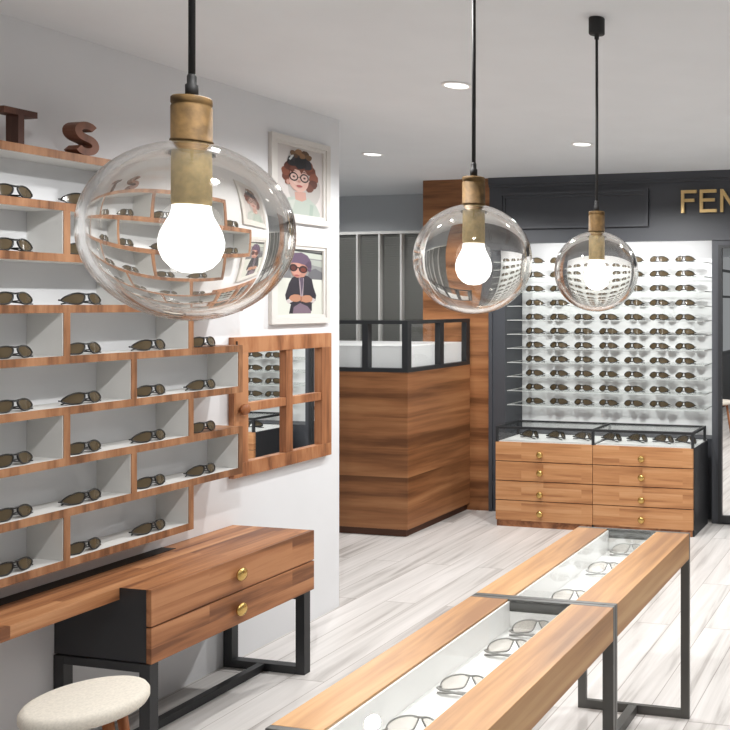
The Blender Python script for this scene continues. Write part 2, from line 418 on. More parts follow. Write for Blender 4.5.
def make_glasses(label, fm, lm, fr=.0029, hi=1, blunt=False):
    root = thing('sunglasses', label, 'sunglasses', (0, 0, 0))
    if blunt: root.scale = (.97, .95, 1.06)
    mb = MB()
    for s in (-1, 1):
        pts = smooth_loop(lens_outline(s, blunt), hi)
        mb.tube([wrap(a, b) for a, b in pts], fr, 6, closed=True)
    # brow bridge and nose pads
    mb.tube([wrap(a, b) for a, b in ((-.014, .0385), (-.007, .0375), (0, .037), (.007, .0375), (.014, .0385))], fr * 1.2, 6)
    mb.build('frame', fm, root)
    for s in (-1, 1):
        pts = smooth_loop(lens_outline(s, blunt), hi)
        lb = MB(); c = (s * .036, .021)
        inner = [((a - c[0]) * .55 + c[0], (b - c[1]) * .55 + c[1]) for a, b in pts]
        for off in (-.0004, .0006):
            V1 = [lb.bm.verts.new(wrap(a, b, off)) for a, b in pts]; V2 = [lb.bm.verts.new(wrap(a, b, off)) for a, b in inner]
            cc = lb.bm.verts.new(wrap(c[0], c[1], off)); N = len(pts)
            for i in range(N):
                j = (i + 1) % N
                for q in ((V1[i], V1[j], V2[j], V2[i]), (V2[i], V2[j], cc)):
                    f = lb.bm.faces.new(q); f.smooth = True
        lb.build('lens', lm, root)
        e = wrap(s * .0700, .0160); k = .0065 if s > 0 else 0
        tb = MB()
        tb.tube([e, e + Vector((s * .0035, .006 + k, .0005)), Vector((s * .064, e.y + .0105 + k, .0150)), Vector((s * .02, e.y + .012 + k, .0115)), Vector((-s * .030, e.y + .011 + k, .0080)), Vector((-s * .050, e.y + .009 + k, .0045)), Vector((-s * (.078 if s < 0 else .060), e.y + .006 + k, .0026))], .0030, 6, r1=.0024)
        tb.build('temple', fm, root)
    return root
G_WALL = make_glasses('x', M['frameblack'], M['lensbrown'])
G_GREY = make_glasses('x', M['framegrey'], M['lensgrey'], fr=.0021, blunt=True)
used = set()
def put_glasses(proto, loc, rotz, label, group, sc=None):
    o = place_glasses(proto, loc, rotz, label, group)
    if sc: o.scale = (sc, sc, sc)
    return o
def place_glasses(proto, loc, rotz, label, group):
    if proto.name not in used:
        used.add(proto.name); proto.location = loc; proto.rotation_euler = (0, 0, rotz); proto['label'] = label; proto['group'] = group; return proto
    return dup(proto, loc, rotz, label, group)

# ------------------------------------------------------------------ staggered wall shelf
Z0, ZP, BT = .7241, .1747, .0275              # top of lowest board, pitch, board thickness
DV = {'Z': 1.837, 'Y': 2.087, 'A': 2.336, 'B': 2.5855, 'C': 2.834, 'D': 3.082, 'E': 3.332}   # far faces of dividers
DT = .0245
YS = 1.56
zt_ = lambda k: Z0 + (8 - k) * ZP
shelf = thing('wall_shelf', 'staggered white shelf with wooden edges on the left wall, full of sunglasses', 'shelf', (WX, YS, Z0 - BT))
board_end = ['D', 'E', 'E', 'D', 'D', 'D', 'D', 'D', 'C']
rows = {1: 'YBD', 2: 'ZACE', 3: 'YBD', 4: 'ZAC', 5: 'YBD', 6: 'ZAC', 7: 'YBD', 8: 'ZAC'}
row_end = {r: rows[r][-1] for r in rows}
XB = WX + .0006
for k in range(9):
    z1 = zt_(k); y1 = DV[board_end[k]]
    b = MB().box(XB, SX - .004, YS, y1 - .0006, z1 - BT, z1).build('shelf_board', M['white'], shelf)
    MB().box(SX - .004, SX, YS, y1, z1 - BT, z1).build('wood_edge', M['wood_edge'], b)
    # outer faces of the boxes are wood: top beyond the row above, underside of the lowest
    above = row_end.get(k); 
    ylo = YS if k == 0 else DV[above]
    if ylo < y1 - .01:
        MB().box(XB, SX - .004, ylo, y1, z1, z1 + .0012).build('wood_top', M['wood_edge'], b)
    if y1 > 0:
        MB().box(XB, SX - .0041, y1 - .0006, y1, z1 - BT, z1).build('wood_end', M['wood_edge'], b)
for r in rows:
    za, zb_ = zt_(r), zt_(r - 1) - BT
    for d in rows[r]:
        y1 = DV[d]
        b = MB().box(XB, SX - .004, y1 - DT, y1 - (.002 if d == row_end[r] else 0), za, zb_).build('divider', M['white'], shelf)
        MB().box(SX - .004, SX, y1 - DT + .003, y1, za, zb_).build('wood_edge', M['wood_edge'], b)
        if d == row_end[r]:
            MB().box(XB, SX - .004, y1 - .002, y1, za, zb_).build('wood_end', M['wood_edge'], b)
gy = {1: 2.158, 2: 2.396, 3: 2.659, 4: 2.897, 5: 3.147}
gcol = {1: 'first', 2: 'second', 3: 'third', 4: 'fourth', 5: 'fifth'}
for r in range(1, 9):
    for cidx in (1, 2, 3, 4, 5):
        if cidx == 5 and r > 2: continue
        if cidx == 4 and r == 8: continue
        z = zt_(r) + (.0013 if DV[row_end[r]] < gy[cidx] else .0002)
        put_glasses(G_WALL, (SX - .024, gy[cidx] + .016, z), PI / 2,
                    'brown sunglasses on the %s wooden-edged wall shelf row from the top, %s from the left' % (ORD[r], gcol[cidx]), 'sunglasses on the wall shelf')

# big wooden letters on top
ztop = zt_(0) + .0014
mb = MB()
yc, hh = 2.178, .1135
mb.prism([(yc - .007, ztop), (yc + .012, ztop), (yc + .012, ztop + hh - .021), (yc + .054, ztop + hh - .021), (yc + .054, ztop + hh), (yc - .050, ztop + hh), (yc - .050, ztop + hh - .021), (yc - .007, ztop + hh - .021)], 0, SX - .058, SX - .006)
tag(mb.build('wooden_letter', M['wood_letter'], bevel=.0008), 'dark wooden letter T standing on top of the wall shelf', 'letter', 'wooden letters on the wall shelf')
def s_curve():
    pts = []
    def arc(cx, cz, rx, rz, a0, a1, n=14):
        for i in range(n + 1):
            a = math.radians(a0 + (a1 - a0) * i / n); pts.append((cx + rx * math.cos(a), cz + rz * math.sin(a)))
    arc(0, .0815, .030, .0215, 28, 270 - 20)
    arc(0, .0335, .032, .0235, 70, -152)
    return pts
sp = s_curve(); wdt = .0125
Lp, Rp = [], []
for i, p in enumerate(sp):
    a = sp[max(0, i - 1)]; b = sp[min(len(sp) - 1, i + 1)]
    tx, tz = b[0] - a[0], b[1] - a[1]; l = math.hypot(tx, tz); nx, nz = -tz / l, tx / l
    Lp.append((p[0] + nx * wdt, p[1] + nz * wdt)); Rp.append((p[0] - nx * wdt, p[1] - nz * wdt))
mb = MB(); zmin = min(q[1] for q in Lp + Rp); yS = 2.400
F = [mb.bm.verts.new((SX - .006, yS + q[0], ztop + q[1] - zmin)) for q in Lp], [mb.bm.verts.new((SX - .006, yS + q[0], ztop + q[1] - zmin)) for q in Rp]
Bk = [mb.bm.verts.new((SX - .062, yS + q[0], ztop + q[1] - zmin)) for q in Lp], [mb.bm.verts.new((SX - .062, yS + q[0], ztop + q[1] - zmin)) for q in Rp]
for i in range(len(sp) - 1):
    for q in ((F[0][i], F[0][i + 1], F[1][i + 1], F[1][i]), (Bk[0][i + 1], Bk[0][i], Bk[1][i], Bk[1][i + 1]),
              (F[0][i + 1], F[0][i], Bk[0][i], Bk[0][i + 1]), (F[1][i], F[1][i + 1], Bk[1][i + 1], Bk[1][i])):
        mb.bm.faces.new(q)
for i in (0, len(sp) - 1): mb.bm.faces.new((F[0][i], F[1][i], Bk[1][i], Bk[0][i]))
tag(mb.build('wooden_letter', M['wood_letter']), 'dark wooden letter S standing on top of the wall shelf', 'letter', 'wooden letters on the wall shelf')

# ------------------------------------------------------------------ hinged cottage-window mirror
x0, x1 = WX + .0007, WX + .030
my0, my1, mz0, mz1 = 3.170, 3.7975, .8225, 1.452
t = thing('window_mirror', 'wooden window-style mirror with four panes beside the wall shelf', 'mirror', (WX, (my0 + my1) / 2, mz0))
iy0, iy1, iz0, iz1 = 3.252, 3.728, .886, 1.380
MB().box(x0, x1, my0, my1, iz1, mz1).build('rail', M['wood_mirror'], t, bevel=.0015)
MB().box(x0, x1, my0, my1, mz0, iz0).build('rail', M['wood_mirror'], t, bevel=.0015)
MB().box(x0, x1, my0, iy0, iz0, iz1).build('stile', M['wood_mirror_up'], t, bevel=.0015)
MB().box(x0, x1, iy1, my1, iz0, iz1).build('stile', M['wood_mirror_up'], t, bevel=.0015)
MB().box(x0, x1 - .004, 3.486, 3.530, iz0, iz1).build('glazing_bar', M['wood_mirror_up'], t, bevel=.0015)
g = MB(); g.box(x0, x1 - .005, iy0, 3.486, 1.112, 1.152); g.box(x0, x1 - .005, 3.530, iy1, 1.112, 1.152)
g.build('glazing_bar', M['wood_mirror'], t, bevel=.0015)
MB().box(x0, x0 + .006, iy0, iy1, iz0, iz1).build('mirror_glass', M['mirror'], t)
k = MB(); k.lathe([(0, .032), (.014, .031), (.0215, .024), (.0225, .017), (.019, .009), (.010, .005), (.009, 0)], n=24)
bmesh.ops.transform(k.bm, matrix=Matrix.Translation((x1 - .001, 3.212, 1.128)) @ Matrix.Scale(1.12, 4) @ Matrix.Rotation(PI / 2, 4, 'Y'), verts=k.bm.verts[:])
k.build('knob', M['wood_leg'], t)
MB().box(x1, x1 + .004, my0 + .010, my0 + .017, 1.39, 1.435).build('hinge', M['hook'], t)

# ------------------------------------------------------------------ framed portraits
def picture(y0, y1, z0, z1, label, shapes, back):
    t = thing('framed_picture', label, 'picture', (WX, (y0 + y1) / 2, z0), 'framed portraits on the white wall')
    fx0, fx1 = WX + .0006, WX + .022; fw = .028
    mb = MB(); mb.box(fx0, fx1, y0, y1, z1 - fw, z1); mb.box(fx0, fx1, y0, y1, z0, z0 + fw)
    mb.box(fx0, fx1, y0, y0 + fw, z0 + fw, z1 - fw); mb.box(fx0, fx1, y1 - fw, y1, z0 + fw, z1 - fw)
    fw2 = fw + .016
    mb.box(fx0, fx1 - .006, y0 + fw, y1 - fw, z1 - fw2, z1 - fw); mb.box(fx0, fx1 - .006, y0 + fw, y1 - fw, z0 + fw, z0 + fw2)
    mb.box(fx0, fx1 - .006, y0 + fw, y0 + fw2, z0 + fw2, z1 - fw2); mb.box(fx0, fx1 - .006, y1 - fw2, y1 - fw, z0 + fw2, z1 - fw2)
    mb.build('frame', M['pictureframe'], t, bevel=.001)
    iy0, iy1, iz0, iz1 = y0 + fw2, y1 - fw2, z0 + fw2, z1 - fw2
    pb = MB(); mats = [back]; px = fx0 + .006
    pb.box(fx0, px, iy0, iy1, iz0, iz1)
    d = px
    for col, pts in shapes:
        col = tuple(int(c_ * .9) for c_ in col)
        key = 'ink_%02x%02x%02x' % col
        m = bpy.data.materials.get(key) or plain(key, lin(*col), .5)
        if m not in mats: mats.append(m)
        pb.mi = mats.index(m); d += .00012
        pts = [(min(1, max(0, a)), min(1, max(0, b))) for a, b in pts]
        pb.poly([(d, iy0 + (iy1 - iy0) * a, iz0 + (iz1 - iz0) * b) for a, b in pts])
    bmesh.ops.recalc_face_normals(pb.bm, faces=pb.bm.faces[:])
    pb.build('print', mats, t)
def ell(cx, cy, rx, ry, n=20, wob=0, seed=1):
    rr = random.Random(seed)
    return [(cx + rx * (1 + wob * (rr.random() - .5)) * math.cos(2 * PI * i / n), cy + ry * (1 + wob * (rr.random() - .5)) * math.sin(2 * PI * i / n)) for i in range(n)]
shp = []
shp += [((196, 190, 186), ell(.60, .40, .36, .30)),
        ((186, 196, 186), [(.08, 0), (.12, .16), (.25, .235), (.42, .27), (.52, .24), (.68, .27), (.86, .17), (.95, .05), (.94, 0)]),
        ((202, 206, 198), [(.10, 0), (.14, .13), (.27, .20), (.40, .22), (.34, .06), (.32, 0)]),
        ((168, 184, 172), [(.70, 0), (.72, .18), (.80, .17), (.78, 0)]),
        ((206, 160, 146), [(.40, .22), (.38, .33), (.62, .35), (.64, .24), (.54, .20)])]
for i, (a, b, r) in enumerate(((.22, .55, .10), (.20, .62, .10), (.26, .70, .10), (.74, .68, .11), (.80, .58, .11), (.78, .48, .10), (.70, .42, .09), (.24, .47, .07), (.34, .76, .11), (.56, .78, .12), (.68, .75, .10), (.45, .80, .10))):
    shp.append((((116, 66, 50), (142, 84, 64), (98, 54, 44))[i % 3], ell(a, b, r, r * .72, 14, .3, i)))
shp += [((224, 182, 168), ell(.47, .52, .215, .185, 24)), ((232, 194, 180), ell(.46, .55, .16, .12, 20)),
        ((122, 70, 54), [(.26, .66), (.33, .60), (.38, .67), (.48, .66), (.52, .61), (.58, .68), (.68, .62), (.70, .70), (.60, .76), (.34, .77)])]
for i, (a, b, r) in enumerate(((.32, .78, .11), (.44, .83, .13), (.58, .82, .12), (.66, .76, .10), (.50, .77, .13))):
    shp.append((((40, 40, 44), (56, 54, 58))[i % 2], ell(a, b, r, r * .75, 12, .3, 40 + i)))
for i, (a, b, r) in enumerate(((.34, .90, .07), (.46, .93, .08), (.60, .92, .08), (.68, .88, .07), (.54, .88, .07), (.40, .87, .05))):
    shp.append((((124, 92, 62), (150, 112, 76), (96, 70, 50))[i % 3], ell(a, b, r, r * .6, 12, .3, 60 + i)))
shp += [((226, 230, 232), [(.24, .80), (.30, .86), (.34, .88), (.35, .86), (.28, .79)])]
for cx in (.35, .58):
    shp += [((44, 36, 38), ell(cx, .555, .095, .066)), ((226, 192, 180), ell(cx, .555, .072, .046)), ((84, 62, 54), ell(cx, .555, .028, .016, 10)), ((92, 56, 46), [(cx - .08, .635), (cx, .652), (cx + .08, .635), (cx, .640)])]
shp += [((44, 36, 38), [(.44, .562), (.49, .562), (.49, .552), (.44, .552)]), ((204, 150, 136), ell(.465, .495, .035, .018, 12)), ((172, 84, 84), ell(.47, .425, .065, .017, 14)), ((206, 156, 142), ell(.22, .46, .035, .04, 12))]
picture(3.4005, 3.8005, 1.999, 2.4165, 'framed portrait of a curly haired child in round glasses and pale green shirt', shp, plain('print_grey', lin(200, 194, 191), .5))
shp = [((150, 152, 150), [(0, .56), (1, .54), (1, 1), (0, 1)]), ((206, 212, 200), [(0, .90), (1, .86), (1, .97), (0, 1)]), ((182, 186, 178), [(0, .80), (.4, .82), (1, .74), (1, .84), (0, .89)]),
       ((60, 62, 62), [(0, .985), (1, .94), (1, .97), (0, 1)]), ((112, 112, 116), [(.66, .55), (.70, .68), (.84, .72), (1, .66), (1, .54)]), ((126, 126, 128), [(0, .56), (.3, .56), (.28, .70), (.1, .66), (0, .60)]),
       ((228, 230, 220), [(0, 0), (1, 0), (1, .545), (0, .56)]),
       ((46, 40, 50), [(.26, .02), (.30, .16), (.20, .22), (.18, .30), (.26, .48), (.32, .56), (.46, .61), (.66, .60), (.76, .55), (.80, .42), (.86, .30), (.84, .22), (.76, .17), (.76, .06), (.60, .02)]),
       ((132, 112, 126), [(.34, .02), (.36, .12), (.50, .18), (.66, .13), (.74, .06), (.74, .02)]),
       ((176, 160, 166), [(.47, .57), (.505, .27), (.56, .27), (.58, .56)]), ((96, 80, 100), [(.48, .56), (.56, .57), (.57, .50), (.53, .28), (.50, .50)]),
       ((214, 204, 204), [(.20, .22), (.24, .17), (.34, .20), (.32, .27)]), ((214, 204, 204), [(.84, .24), (.80, .18), (.70, .20), (.74, .27)]),
       ((196, 142, 112), ell(.40, .255, .135, .058, 18, .1)), ((196, 142, 112), ell(.64, .245, .135, .058, 18, .1, 4)), ((168, 112, 88), [(.50, .28), (.54, .28), (.53, .20), (.51, .20)]),
       ((196, 140, 122), [(.30, .66), (.34, .595), (.43, .565), (.58, .58), (.65, .66), (.66, .80), (.30, .82)]),
       ((214, 158, 140), ell(.42, .70, .13, .10, 16)),
       ((104, 82, 106), [(.25, .775), (.27, .87), (.37, .94), (.52, .955), (.66, .91), (.74, .82), (.75, .74), (.73, .665), (.665, .67), (.655, .725), (.60, .765), (.45, .79), (.33, .79)]),
       ((84, 64, 88), [(.60, .765), (.655, .725), (.74, .72), (.745, .80), (.68, .83)]),
       ((52, 24, 24), ell(.35, .715, .085, .058, 14)), ((52, 24, 24), ell(.56, .695, .095, .058, 14)), ((120, 52, 36), ell(.56, .69, .06, .034, 12)), ((96, 40, 34), ell(.345, .71, .05, .034, 12)),
       ((52, 24, 24), [(.42, .73), (.48, .725), (.48, .705), (.42, .71)]), ((176, 92, 90), ell(.42, .60, .055, .014, 10))]
picture(3.4005, 3.8005, 1.5035, 1.9155, 'framed portrait of a child in a purple beanie, sunglasses and dark jacket', shp, plain('print_pale', lin(206, 208, 200), .5))

# ------------------------------------------------------------------ desk with two drawers
DX, DX2, DL, DR, DZ, DZ0 = -2.611, -2.7454, 2.4034, 3.1938, .6118, .3542
t = thing('wall_desk', 'long wooden wall desk with two drawers and black metal legs under the shelf', 'desk', (-2.8, 2.8, 0))
top = MB(); top.prism([(WX + .0006, 1.0), (DX2, 1.0), (DX2, DL + .0012), (DX - .022, DL + .0012), (DX - .022, DR), (WX + .0006, DR)], 2, DZ - .0425, DZ)
top.build('top', M['wood_desk'], t, bevel=.0012)
MB().box(WX + .0007, -2.960, 1.0, 2.835, DZ + .0002, DZ + .0016).build('shelf_shadow_strip', M['cord'], t)  # dark strip standing in for the wall shelf's shadow on the desk
MB().box(WX + .002, DX - .0225, DL + .0012, DR - .012, DZ0 + .004, DZ - .043).build('carcass', M['carcass'], t)
MB().box(-2.745, DX - .0222, DL, DL + .0010, DZ0 + .004, DZ - .0008).build('end_panel', M['carcass'], t)
zm = .4816
for (a, b_) in ((zm + .0025, DZ), (DZ0, zm - .0025)):
    d = MB().box(DX - .0215, DX, DL, DR, a, b_).build('drawer', M['wood_deskfront'], t, bevel=.0012)
    kb = MB(); kb.lathe([(.006, 0), (.007, .006), (.014, .008), (.0235, .011), (.0262, .016), (.023, .022), (.013, .026), (0, .0272)], n=22)
    zc_ = .5495 if a > .47 else .4135
    bmesh.ops.transform(kb.bm, matrix=Matrix.Translation((DX, 2.780, zc_)) @ Matrix.Rotation(PI / 2, 4, 'Y'), verts=kb.bm.verts[:])
    kb.build('knob', M['knobbrass'], d)
lw = .044
for y0, y1 in ((DL - .004, DL + .030), (3.1375, 3.1735)):
    for xx in (DX - .003 - lw, -3.026):
        MB().box(xx, xx + lw, y0, y1, 0, DZ0 - .0006).build('leg', M['black'], t, bevel=.001)
    MB().box(-3.026 + lw, DX - .003 - lw, y0, y1, 0, .034).build('foot_rail', M['black'], t, bevel=.001)
    MB().box(-3.026 + lw, DX - .003 - lw, y0 + .001, y1 - .001, DZ0 - .030, DZ0 - .0006).build('top_rail', M['black'], t, bevel=.001)
MB().box(-2.850, -2.814, DL + .030, 3.1375, .002, .033).build('stretcher', M['black'], t, bevel=.001)

# ------------------------------------------------------------------ stool
sx, sy, sz, sr = -2.425, 2.018, .44, .155
t = thing('stool', 'round stool with oatmeal fabric seat and splayed wooden legs before the desk', 'stool', (sx, sy, 0))
pr = [(0, sz - .045), (sr - .02, sz - .045), (sr - .005, sz - .040), (sr, sz - .030), (sr, sz - .014), (sr - .006, sz - .004), (sr - .02, sz), (0, sz + .001)]
MB().lathe(pr, (sx, sy, 0), 56).build('seat', M['fabric'], t)
MB().lathe([(0, sz - .060), (sr - .055, sz - .060), (sr - .045, sz - .0455), (0, sz - .0455)], (sx, sy, 0), 40, smooth=False).build('seat_base', M['wood_leg'], t)
for i in range(4):
    a = math.radians(-8 + 90 * i); ca, sa = math.cos(a), math.sin(a)
    MB().tube([(sx + ca * .095, sy + sa * .095, sz - .052), (sx + ca * .15, sy + sa * .15, .002)], .015, 12, r1=.010).build('leg', M['wood_leg'], t)

# ------------------------------------------------------------------ display tables
TL, TR, TZ, TA = -1.345, -.887, .7157, .6175
def table(y0, y1, label):
    t = thing('display_table', label, 'table', ((TL + TR) / 2, (y0 + y1) / 2, 0), 'wooden display tables')
    pf = .0155
    for ya in (y0, y1 - pf):
        nm = 'end_frame'
        mb = MB(); mb.box(TL, TL + .034, ya, ya + pf, 0, TZ - .0001); mb.box(TR - .034, TR, ya, ya + pf, 0, TZ - .0001)
        mb.box(TL + .034, TR - .034, ya, ya + pf, 0, .034); mb.box(TL + .034, TR - .034, ya, ya + pf, TZ - .014, TZ)
        mb.build(nm, M['steel'], t, bevel=.0008)
        s = 1 if ya == y0 else -1; yy = ya + (pf if s > 0 else 0)
        MB().box(-1.214, -1.026, yy, yy + s * .004, TZ - .034, TZ - .008).build('end_plate', M['steel'], t)
    a, b = y0 + pf + .0003, y1 - pf - .0003
    MB().box(TL, -1.2215, a, b, TA, TZ).build('rail', M['wood_table'], t, bevel=.0012)
    MB().box(-1.0195, TR, a, b, TA, TZ).build('rail', M['wood_table'], t, bevel=.0012)
    mb = MB(); mb.box(-1.221, -1.020, a, b, TA, .632); mb.box(-1.221, -1.2145, a, b, .632, TZ - .006); mb.box(-1.0265, -1.020, a, b, .632, TZ - .006)
    mb.box(-1.2145, -1.0265, a, a + .004, .632, TZ - .035); mb.box(-1.2145, -1.0265, b - .004, b, .632, TZ - .035)
    mb.build('tray', M['brightwhite'], t)
    MB().box(-1.2212, -1.0198, a, b, TZ - .0055, TZ - .0015).build('glass_top', M['pane'], t)
    MB().box(-1.134, -1.098, y0 + pf, y1 - pf, .001, .033).build('stretcher', M['steel'], t, bevel=.0008)
    return t
table(2.3290, 3.1310, 'wooden glass topped display table at the far end, its feet in view')
table(1.5010, 2.3265, 'wooden glass topped display table nearest the camera, beside the stool')
near = [2.276, 2.135, 1.905, 1.690]; far = [3.076, 2.840, 2.542]
for i, y in enumerate(near):
    put_glasses(G_GREY, (-1.1085, y, .6323), PI, 'grey sunglasses in the near display table, ' + ('farthest from the camera', 'second from the joint between the tables', 'third from the joint between the tables', 'closest to the camera')[i], 'sunglasses inside the display tables')
for i, y in enumerate(far):
    put_glasses(G_GREY, (-1.1085, y, .6323), PI, 'grey sunglasses in the far display table, ' + ('at its far end', 'the middle pair', 'next to the joint between the tables')[i], 'sunglasses inside the display tables')

# ------------------------------------------------------------------ reception counter
KX, KY, KZ, KZ2 = -3.4587, 5.1295, 1.1315, 1.4886
t = thing('counter', 'tall wooden reception counter topped by a black framed glass display case', 'counter', (-4.3, 5.5, 0))
MB().box(-5.7, KX - .028, KY + .024, FY - .001, 0, .052).build('plinth', M['wood_plinth'], t)
MB().box(-5.7, KX, KY, FY - .001, .052, KZ).build('body', M['wood_counter'], t, bevel=.0015)
fr = MB(); bw = .028; pw = .044
for (a, b_) in ((KZ, KZ + bw), (KZ2 - .026, KZ2)):
    fr.box(-5.7, KX, KY, KY + pw, a, b_); fr.box(KX - pw, KX, KY + pw, FY - .002, a, b_)
for xx in (-3.813, -4.36, -4.90, -5.45): fr.box(xx, xx + .045, KY + .001, KY + pw, KZ + bw, KZ2 - .026)
fr.box(KX - pw, KX, KY, KY + pw, KZ + bw, KZ2 - .026)
for yy in (5.525, 5.886): fr.box(KX - pw, KX - .001, yy, yy + (.050 if yy < 5.8 else .047), KZ + bw, KZ2 - .026)
fr.build('case_frame', M['black'], t)
gl = MB(); gl.box(-5.69, KX - pw, KY + .018, KY + .023, KZ + bw, KZ2 - .026); gl.box(KX - .023, KX - .018, KY + pw, FY - .004, KZ + bw, KZ2 - .026)
gl.build('case_glass', M['pane'], t)
tp = MB(); tp.box(-5.69, KX - pw - .001, KY + pw + .001, FY - .004, KZ2 - .012, KZ2 - .006); tp.build('case_top', M['pane'], t)
MB().box(-5.68, KX - .046, KY + .046, FY - .004, KZ + .0005, 1.3065).build('display_plinth', M['panelwhite'], t, bevel=.001)

# open shelving behind the counter
t = thing('bookcase', 'white framed shelving with dark compartments on the wall behind the counter', 'shelving', (-4.7, RY, 0))
by0, by1 = RY - .30, RY - .001
fr = MB(); fr.box(-5.50, -4.10, by0, by1, 2.200, 2.223); fr.box(-5.50, -4.10, by0, by1, 1.19, 1.214); fr.box(-5.50, -4.10, by0 + .02, by1, .0, .05)
fr.build('top', M['white'], t)
# board positions measured at the cabinet face
for xx in (-4.772, -4.572, -4.357, -4.144):
    pass
xs = [-5.40, -5.19, -4.985, -4.772, -4.557, -4.349, -4.13]
for xx in xs: MB().box(xx - .009, xx + .009, by0, by1, .05, 2.200).build('upright', M['white'], t)
for a, b_ in zip(xs, xs[1:]):
    mb = MB(); mb.box(a + .010, b_ - .010, by0 + .045, by1 - .002, .06, 2.198)
    z = 1.23
    while z < 2.18:
        mb.box(a + .010, b_ - .010, by0 + .032, by0 + .045, z, z + .011); z += .019
    mb.build('slatted_back', M['darkslat'], t)

# ------------------------------------------------------------------ drawer cabinet with glass case + glass shelves
def display(dx, seen, first):
    CL, CR, CM, CF, CB = -3.0276 + dx, -1.547 + dx, -2.2827 + dx, 5.5439, FY + .098
    z0, z1, z2 = .0478, .6078, .7201
    side = 'under the sunglasses wall' if seen else 'seen only in the window mirror'
    for i, (a, b_, lab) in enumerate(((CL, CM - .002, 'left wooden drawer cabinet with four brass knobs ' + side), (CM + .002, CR, 'right wooden drawer cabinet with four brass knobs ' + side))):
        t = thing('drawer_cabinet', lab, 'cabinet', ((a + b_) / 2, CF, 0), 'drawer cabinets under the niche')
        xa = a + (.010 if i == 0 else .0); xb = b_ - (.0 if i == 0 else .006)
        MB().box(a, b_, CF + .0205, FY - .003, .0, z1 - .001).build('body', M['carcass'], t)
        MB().box(a + .003, b_ - .012, CF + .012, CF + .020, 0, z0 + .01).build('plinth', M['wood_deskfront'], t)
        MB().box(a + .012, b_ - .008, CF + .0206, FY - .003, z1 - .001, z1 + .004).build('display_bed', M['brightwhite'], t)
        h = (z1 - z0) / 4
        for k in range(4):
            d = MB().box(a, b_ - (.0 if i == 0 else .004), CF, CF + .020, z0 + k * h + (.006 if k else 0), z0 + (k + 1) * h).build('drawer', M['wood_x'], t, bevel=.0012)
            kb = MB(); kb.lathe([(.007, 0), (.007, .008), (.015, .011), (.0235, .016), (.025, .022), (.019, .029), (.009, .0325), (0, .033)], n=18)
            xk = (-2.677 if i == 0 else -1.917) + dx; zk = (.105, .242, .397, .527)[k]
            bmesh.ops.transform(kb.bm, matrix=Matrix.Translation((xk, CF, zk)) @ Matrix.Rotation(PI / 2, 4, 'X'), verts=kb.bm.verts[:])
            kb.build('knob', M['knobbrass'], d)
    t = thing('glass_case', 'low black framed glass case on the drawer cabinets ' + side, 'display case', ((CL + CR) / 2, 5.7, z1))
    fr = MB(); e = .017; y0, y1 = CF + .001, 5.884
    za = z1 + .0045
    for yy in (y0, y1 - e): fr.box(CL, CR, yy, yy + e, z2 - e, z2)
    for xx in (CL, CM - e / 2, CR - e): fr.box(xx, xx + e, y0 + e, y1 - e, z2 - e, z2)
    for xx in (CL, CM - e / 2, CR - e):
        for yy in (y0, y1 - e): fr.box(xx, xx + e, yy, yy + e, z1 + .0005 if yy == y0 else za, z2 - e)
    fr.build('frame', M['steel'] if False else M['black'], t)
    g = MB(); g.box(CL + e, CR - e, y0 + .005, y0 + .009, za, z2 - e); g.box(CL + .006, CL + .010, y0 + e, y1 - e, za, z2 - e); g.box(CR - .010, CR - .006, y0 + e, y1 - e, za, z2 - e)
    g.build('side_glass', M['pane'], t)
    g = MB(); g.box(CL + e, CM - e / 2, y0 + e, y1 - e, z2 - .010, z2 - .005); g.box(CM + e / 2, CR - e, y0 + e, y1 - e, z2 - .010, z2 - .005); g.build('top_glass', M['caseglass'], t)
    cx = [-2.83, -2.62, -2.41, -2.19, -1.995, -1.80, -1.635]
    for i, xx in enumerate(cx):
        if not seen and i > 3: continue
        place = ['%s from the left' % ORD[i + 1]][0]
        put_glasses(G_WALL, (xx + dx, 5.74, za + .0008), PI + math.radians(-24), 'dark sunglasses lying in the low glass case %s, %s' % ('under the sunglasses wall' if seen else 'seen in the mirror', place), 'sunglasses in the low glass case', sc=1.3)
    # glass shelves
    SL, SR = -3.150 + dx, -1.585 + dx
    zs0, zp = .8255, .1088
    for k in range(11):
        z = zs0 + k * zp
        t = thing('glass_shelf', ('clear glass shelf of sunglasses in the dark niche, %s from the top' % ORD[11 - k]) if seen else ('clear glass shelf seen only in the mirror, %s from the top' % ORD[11 - k]), 'shelf', ((SL + SR) / 2, YB, z), 'glass shelves in the dark niche')
        MB().box(SL, SR, 5.962, YB - .002, z - .0045, z).build('pane', M['shelfglass'], t)
        MB().box(SL, SR, 5.958, 5.962, z - .0050, z + .0003).build('edge', M['shelfedge'], t)
        [MB().box(q, q + .004, 5.957, YB - .002, z - .006, z + .001).build('bracket', M['white'], t) for q in (SL - .004, SR)]
        for c_ in range(7):
            if not seen and not (first <= c_ <= 3): continue
            xx = -2.973 + .2028 * c_ + dx
            put_glasses(G_WALL, (xx, 6.025, z + .001), math.radians(-7), ('dark sunglasses on the %s glass shelf from the top, %s from the left' % (ORD[11 - k], ORD[c_ + 1])) if seen else 'mirrored sunglasses on the %s reflected glass shelf, %s along' % (ORD[11 - k], ORD[c_ + 1]), 'sunglasses on the glass shelves' if seen else 'sunglasses seen in the mirror', sc=1.12)
display(0, True, 0)
display(2.05, False, 1)

